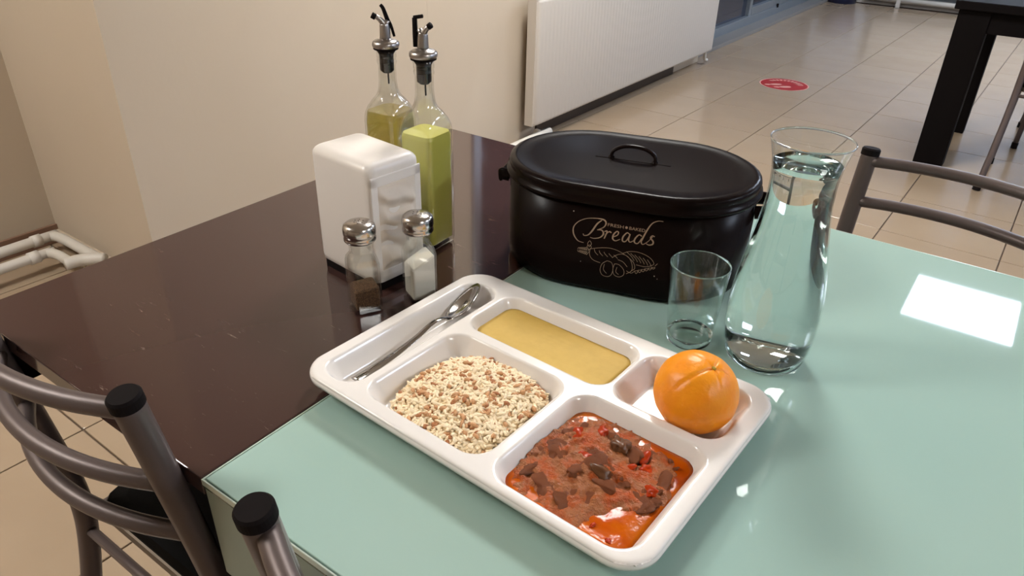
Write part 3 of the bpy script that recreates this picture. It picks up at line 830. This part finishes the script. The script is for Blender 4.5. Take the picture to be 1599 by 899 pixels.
DR = [[(-.0246, .0645), (-.0129, .0682), (.0001, .0704), (.0107, .0691), (.0215, .0647), (.0299, .0592), (.0344, .0542), (.0358, .0472), (.0316, .0434)],
 [(-.0246, .0645), (-.0246, .0557), (-.0194, .0494), (-.0098, .0470)],
 [(.0188, .0664), (.0262, .0703), (.0363, .0717), (.0468, .0697), (.055, .0655), (.0595, .0593), (.0561, .0557), (.0488, .0527), (.0371, .0533)],
 [(-.0009, .0516), (-.007, .0459), (-.0089, .0366), (-.0056, .0298), (.0012, .0285), (.0062, .0322), (.008, .0415), (.0053, .0499), (-.0009, .0516)],
 [(.0093, .0492), (.0078, .0401), (.0102, .033), (.017, .0312), (.0225, .0356), (.0218, .0429), (.0153, .0489), (.0093, .0492)],
 [(.0053, .0572), (.0113, .0627), (.0189, .065), (.0271, .0615), (.032, .0523), (.0322, .0435), (.0256, .0377)],
 [(-.004, .046), (-.0045, .038), (.0, .033)], [(.013, .045), (.012, .038), (.016, .0345)], [(.013, .056), (.020, .054), (.026, .048)]]
for k in range(5): DR.append([(-.019 + k * .0065, .0655 - .001 * k), (-.0175 + k * .0065, .061), (-.0135 + k * .0065, .0575)])
for k in range(6): DR.append([(.023 + k * .0055, .0695 - .0012 * k), (.030 + k * .0050, .0640 - .0012 * k), (.034 + k * .0045, .0585 - .0008 * k)])
for k in range(6):                            # ears of wheat
    DR.append([(.036 + k * .0042, .0440 + k * .0019), (.0385 + k * .0042, .0405 + k * .0022), (.0405 + k * .0042, .0450 + k * .0018), (.036 + k * .0042, .0440 + k * .0019)])
    DR.append([(-.026 - k * .0022, .061 + .0004 * k), (-.029 - k * .0022, .066 - .0005 * k), (-.030 - k * .0022, .061)])
    DR.append([(-.026 - k * .0022, .060), (-.029 - k * .0022, .055 + .0005 * k), (-.030 - k * .0022, .060)])
DR += [[(.0256, .042), (.032, .040), (.0367, .0444)], [(.061, .056), (.064, .060)], [(-.026, .067), (-.0285, .071), (-.026, .076), (-.0235, .072), (-.026, .067)], [(-.026, .063), (-.029, .067), (-.026, .070), (-.023, .067), (-.026, .063)]]
obj('bread_drawing', ribbon([(p, th_) for p in DR]), MT['print'], bbx)
def text_on_face(body, s0, z0, s1, size):
    c = bpy.data.curves.new('txt', 'FONT'); c.body = body; c.size = size; c.resolution_u = 2
    o = bpy.data.objects.new('txt', c); COL.objects.link(o)
    dg = bpy.context.evaluated_depsgraph_get(); me_ = bpy.data.meshes.new_from_object(o.evaluated_get(dg))
    bpy.data.objects.remove(o); bpy.data.curves.remove(c)
    xs = [v.co.x for v in me_.vertices]; k_ = (s1 - s0) / (max(xs) - min(xs)); x0 = min(xs)
    for v in me_.vertices:
        v.co = Vector(on_face(s0 + (v.co.x - x0) * k_, z0 + v.co.y))
    return me_
obj('lettering_fresh', text_on_face('FRESH', -.0045, .1008, .0160, .0062), MT['print'], bbx)
obj('lettering_baked', text_on_face('BAKED', .0232, .1008, .0435, .0062), MT['print'], bbx)
db = bmesh.new(); vs_ = [db.verts.new(on_face(.0196 + .0022 * math.cos(a * PI / 6) * (1 if a % 2 else .6), .103 + .0022 * math.sin(a * PI / 6) * (1 if a % 2 else .6))) for a in range(12)]; db.faces.new(vs_)
obj('printed_star', db, MT['print'], bbx)
fl = bmesh.new()
for s, z, r in ((-.050, .114, .0009), (.062, .0415, .0009), (.066, .038, .0006), (-.036, .044, .0006)):
    fl.faces.new([fl.verts.new(on_face(s + r * math.cos(a * PI / 4), z + r * math.sin(a * PI / 4))) for a in range(8)])
obj('paint_chip', fl, mat('pale_chip', (170, 160, 150), .6), bbx)

# ------------------------------------------------------------------ napkin holder
nh = thing('napkin_holder', 'white plastic napkin holder with rounded top, left of the oil bottles', 'napkin holder', (-.6808, .6347, TZ), -.1032)
w2, d2, hN = .0616, .0429, .176
def nbody():
    rows = [(rrect(w2 - .003, d2 - .003, .012, 6), .010), (rrect(w2 - .001, d2 - .001, .013, 6), .012), (rrect(w2, d2, .013, 6), .02), (rrect(w2 - .0005, d2, .013, 6), hN - .012)]
    for k in range(1, 8):
        a = k / 7 * PI / 2; i_ = .014 * (1 - math.cos(a)); z = hN - .012 + .012 * math.sin(a)
        rows.append((rrect(w2 - .0005 - i_, d2 - i_, .013 - i_ * .5, 6), z))
    rows.append((rrect((w2 - .0145) * .5, (d2 - .014) * .5, .004, 6), hN + .0012))
    b = prism(rows)
    return b
nb = obj('housing', nbody(), MT['white_plastic'], nh, smooth=True)
obj('base', prism([(rrect(w2 - .002, d2 - .002, .012, 6), 0), (rrect(w2 - .002, d2 - .002, .012, 6), .011)]), MT['cap'], nh)
# opening frame and napkins on the right end face (+x)
ff = bmesh.new()
for a in ((-d2 + .002, -d2 + .013, .018, hN - .018), (d2 - .013, d2 - .002, .018, hN - .018), (-d2 + .002, d2 - .002, hN - .03, hN - .016), (-d2 + .002, d2 - .002, .018, .03)):
    box(w2 - .002, w2 + .0003, a[0], a[1], a[2], a[3], .0015, bm=ff)
obj('opening_frame', ff, MT['white_plastic'], nh)
nn_ = bmesh.new(); G = 46; gv = {}
for i in range(G + 1):
    for j in range(G + 1):
        y = -d2 + .012 + (2 * d2 - .024) * i / G; z = .029 + (hN - .029 - .029) * j / G
        e = min(i, G - i, j, G - j) / G
        fold = .0035 * math.sin(z * 210 + 5 * noise.noise(Vector((y * 30, z * 22, 4))) + y * 40) + .006 * noise.noise(Vector((y * 18, z * 34, 9)))
        gv[i, j] = nn_.verts.new((w2 - .0002 + max(-.001, (fold + .004)) * min(1, e * 7), y, z))
for i in range(G):
    for j in range(G): nn_.faces.new((gv[i, j], gv[i + 1, j], gv[i + 1, j + 1], gv[i, j + 1]))
nk = obj('napkin_stack', nn_, MT['tissue'], nh, smooth=True); nk['label'] = 'crumpled white napkins in the opening'

# ------------------------------------------------------------------ shakers
def shaker(name, label, x, y, rz, fill_m, fill_h, slope):
    t = thing(name, label, 'shaker', (x, y, TZ), rz)
    h = .0182
    def outline(q, r_): return rrect(q, q, r_, 5)
    outer = [(outline(h - .003, .004), 0.0), (outline(h, .005), .0025), (outline(h, .005), .066), (outline(h - .0012, .007), .074), (outline(h - .004, .0125), .082), (outline(.0148, .0145), .088), (outline(.0148, .0145), .098)]
    g = prism(outer, cap1=False)
    inner = [(outline(.0128, .0126), .098), (outline(.0128, .0126), .088), (outline(h - .0062, .0105), .0815), (outline(h - .0034, .005), .073), (outline(h - .0024, .0035), .066), (outline(h - .0024, .0035), .0055)]
    prism(inner, bm=g, cap0=False)
    ob_ = [v for v in g.verts]
    me_ = obj('glass_jar', g, MT['thin_glass'], t, smooth=False)
    q = h - .0028
    fb = bmesh.new(); n_ = 8; rows = [(rrect(q - .001, q - .001, .003, 4), .006), (rrect(q, q, .003, 4), .008), (rrect(q, q, .003, 4), fill_h - .002), (rrect(q * .9, q * .9, .003, 4), fill_h), (rrect(q * .4, q * .4, .003, 4), fill_h + .001)]
    prism(rows, bm=fb)
    for v in fb.verts:
        if v.co.z > fill_h - .003: v.co.z += slope * v.co.x / q
    obj('contents', fb, fill_m, t, smooth=False)
    c = obj('metal_cap', lathe([(.0130, .099), (.0186, .0965), (.0196, .098), (.0196, .1005), (.0186, .1025), (.0196, .1045), (.0200, .107), (.0200, .1125), (.0190, .1165), (.016, .1190), (.010, .1208), (0.0002, .1214)], 40), MT['steel'], t, smooth=True)
    hb = bmesh.new()
    for k in range(7):
        rr = 0 if k == 0 else .0055; a = k * PI / 3
        lathe([(.0008, .1206 if k else .1216), (.0001, .1207 if k else .1217)], 8, (rr * math.cos(a), rr * math.sin(a), .0006), bm=hb)
    obj('hole', hb, MT['cap'], c)
    return t
shaker('pepper_shaker', 'square glass shaker of ground pepper with steel cap, nearest the chair', -.611, .552, math.radians(62), MT['pepper'], .034, .001)
shaker('salt_shaker', 'square glass shaker of white salt with steel cap, beside the tray corner', -.573, .614, math.radians(65), MT['salt'], .058, .008)

# ------------------------------------------------------------------ oil bottles
def bottle(label, x, y, rz, liq_m, level, variant, ph):
    t = thing('oil_bottle', label, 'bottle', (x, y, TZ), rz, 'oil and lemon bottles behind the napkin holder')
    def ol(q, r_): return rrect(q, q, min(r_, q - .0001), 7)
    H = .0292
    outer = [(ol(H - .006, .008), .0), (ol(H - .001, .009), .002), (ol(H, .010), .006), (ol(H, .010), .172), (ol(H - .0006, .012), .181), (ol(H - .0026, .016), .190), (ol(H - .0068, .0190), .199), (ol(H - .0110, .0175), .2045),
             (ol(.0160, .0157), .2085), (ol(.0142, .0141), .2145), (ol(.0128, .0127), .226), (ol(.0126, .0125), .248), (ol(.0140, .0139), .251), (ol(.0140, .0139), .2545), (ol(.0130, .0129), .2565), (ol(.0142, .0141), .259), (ol(.0142, .0141), .2665), (ol(.0128, .0127), .268)]
    g = prism(outer, cap1=False)
    inner = [(ol(.0108, .0107), .268), (ol(.0104, .0103), .248), (ol(.0106, .0105), .226), (ol(.0118, .0117), .216), (ol(.0142, .0138), .2065), (ol(H - .0128, .016), .2030), (ol(H - .0088, .0175), .1975), (ol(H - .0046, .014), .189), (ol(H - .0028, .010), .1805), (ol(H - .0024, .0082), .172), (ol(H - .0024, .0082), .009), (ol(H - .006, .006), .006)]
    prism(inner, bm=g, cap0=False)
    obj('glass_body', g, MT['thin_glass'], t, smooth=True)
    qs = [(ol(H - .0068, .006), .0065), (ol(H - .0028, .008), .0095), (ol(H - .0028, .008), min(level, .166))]
    if level > .166: qs.append((ol(H - .0034, .011), level))
    lq = obj('liquid', prism(qs), liq_m, t, smooth=False)
    # pourer
    obj('stopper', lathe([(.0002, .2365), (.006, .2365), (.0098, .240), (.0098, .2435), (.0102, .246), (.0096, .2475), (.0102, .250), (.0096, .2515), (.0102, .254), (.0096, .2555), (.0102, .262), (.0145, .2685), (.0175, .2690), (.0175, .2715)], 28), MT['cap'], t, smooth=True)
    obj('air_tube', tube([(.004, -.003, .240), (.0042, -.003, .222)], .0012, 8, 1), MT['cap'], t)
    col = obj('pourer_collar', lathe([(.0174, .2712), (.0186, .2725), (.0190, .2755), (.0182, .2785), (.0150, .2810), (.0080, .2825), (.0062, .2845)], 32), MT['satin_steel'], t, smooth=True)
    sp_ = bmesh.new()
    c_, s_ = math.cos(ph), math.sin(ph)
    tube([(0, 0, .281), (0, 0, .297), (.001 * c_, .001 * s_, .303)], [.0078, .0072, .0060], 16, 3, bm=sp_)
    tube([(.0, .0, .300), (.006 * c_, .006 * s_, .3085), (.0125 * c_, .0125 * s_, .3125)], [.0046, .0036, .0030], 12, 3, bm=sp_)
    tube([(.0, .0, .300), (-.005 * c_, -.005 * s_, .307)], [.0046, .0036], 12, 1, bm=sp_)
    obj('spout', sp_, MT['satin_steel'], t, smooth=True)
    if variant == 0:     # flap open, seen from its side
        obj('flap', tube([(-.0125 * c_, -.0125 * s_, .2855), (-.0085 * c_, -.0085 * s_, .3000), (-.004 * c_, -.004 * s_, .3085), (.0005 * c_, .0005 * s_, .3220), (.004 * c_, .004 * s_, .3270)], [.0018, .0022, .0030, .0026, .0022], 10, 4), MT['cap'], t, smooth=True)
        obj('spout_cap', tube([(.0115 * c_, .0115 * s_, .3110), (.0165 * c_, .0165 * s_, .3140)], .0042, 12, 1), MT['cap'], t, smooth=True)
    else:
        ex, ey = -.0105 * c_, -.0105 * s_
        obj('flap', tube([(ex, ey, .2845), (ex, ey, .300), (ex, ey, .3205)], [.0034, .0036, .0034], 10, 2), MT['cap'], t, smooth=True)
        obj('flap_tip', tube([(ex * 1.1, ey * 1.1, .321), (ex * -.1, ey * -.1, .3235)], .0024, 8, 1), MT['cap'], t, smooth=True)
        obj('spout_cap', tube([(.0085 * c_, .0085 * s_, .3105), (.0125 * c_, .0125 * s_, .3135)], .0040, 12, 1), MT['cap'], t, smooth=True)
    return t
bottle('square glass bottle of clear yellow-green oil with open pourer, farther left', -.752, .758, math.radians(4), MT['oil'], .1835, 0, math.radians(222))
bottle('square glass bottle of cloudy green-yellow lemon sauce, nearer the bread box', -.672, .746, math.radians(3), MT['lemon'], .171, 1, math.radians(15))

# ------------------------------------------------------------------ water glass and carafe
gl = thing('drinking_glass', 'empty clear drinking glass beside the carafe', 'glass', (-.2498, .7378, TZ))
obj('tumbler_base', lathe([(.0002, 0.001), (.018, .0012), (.0235, 0), (.0265, .003), (.0277, .0115), (.0262, .0128), (.0235, .0110), (.0002, .0100)], 64), MT['glass'], gl, smooth=True)
obj('tumbler_wall', lathe([(.0278, .0118), (.0345, .1030), (.0342, .1044), (.0336, .1044), (.0331, .1030), (.0264, .0128)], 64), MT['tumbler'], gl, smooth=True)
obj('tumbler_rim', lathe([(.0345, .1030), (.0346, .1040), (.0341, .1047), (.0333, .1045), (.0330, .1030)], 64), MT['glass'], gl, smooth=True)
cf = thing('water_carafe', 'tall clear glass carafe with flared rim, full of water, right of the drinking glass', 'carafe', (-.165, .7606, TZ))
OUTP = [(.0002, .002), (.030, .0015), (.038, 0), (.0425, .002), (.0452, .008), (.0490, .022), (.0508, .040), (.0513, .058), (.0504, .080), (.0480, .103), (.0442, .128), (.0405, .150), (.0372, .170), (.0350, .186), (.0335, .203), (.0332, .216), (.0340, .230), (.0362, .244), (.0395, .256), (.0414, .2625)]
INP = [(.0414 - .0006, .2638), (.0388, .2615), (.0372, .2545), (.0340, .2440), (.0318, .230), (.0310, .216), (.0313, .203), (.0328, .186), (.0350, .170), (.0383, .150), (.0420, .128), (.0458, .103), (.0482, .080), (.0491, .058), (.0486, .040), (.0466, .022), (.0430, .0125), (.037, .0100), (.0002, .0125)]
WL = .2405
obj('carafe_base', lathe([(.0002, .002), (.030, .0015), (.038, 0), (.0425, .002), (.0448, .0075), (.0430, .0120), (.037, .0096), (.0002, .0120)], 96), MT['glass'], cf, smooth=True)
obj('carafe_wall', lathe([(.0449, .0078)] + [q for q in OUTP if q[1] > .01] + [(.0411, .2630)], 96), MT['tumbler'], cf, smooth=True)
obj('carafe_rim', lathe([(.0408, .2625), (.0416, .2628), (.0418, .2640), (.0412, .2648), (.0405, .2642), (.0408, .2625)], 96), MT['glass'], cf, smooth=True)
WL = .2405
wp = [(.0002, .0124), (.0368, .0100), (.0430, .0124), (.0450, .0150)] + [(r - .0014, z) for r, z in OUTP if .016 < z < WL] + [(.0342, WL - .0004), (.0336, WL - .001), (.0002, WL - .001)]
obj('water', lathe(wp, 96), MT['water'], cf, smooth=True)
for o in list(cf.children) + list(gl.children):
    b_ = bmesh.new(); b_.from_mesh(o.data); bmesh.ops.remove_doubles(b_, verts=b_.verts, dist=.0006)
    bmesh.ops.recalc_face_normals(b_, faces=b_.faces); b_.to_mesh(o.data); b_.free()
    o.data.polygons.foreach_set('use_smooth', [True] * len(o.data.polygons))
# vim: end
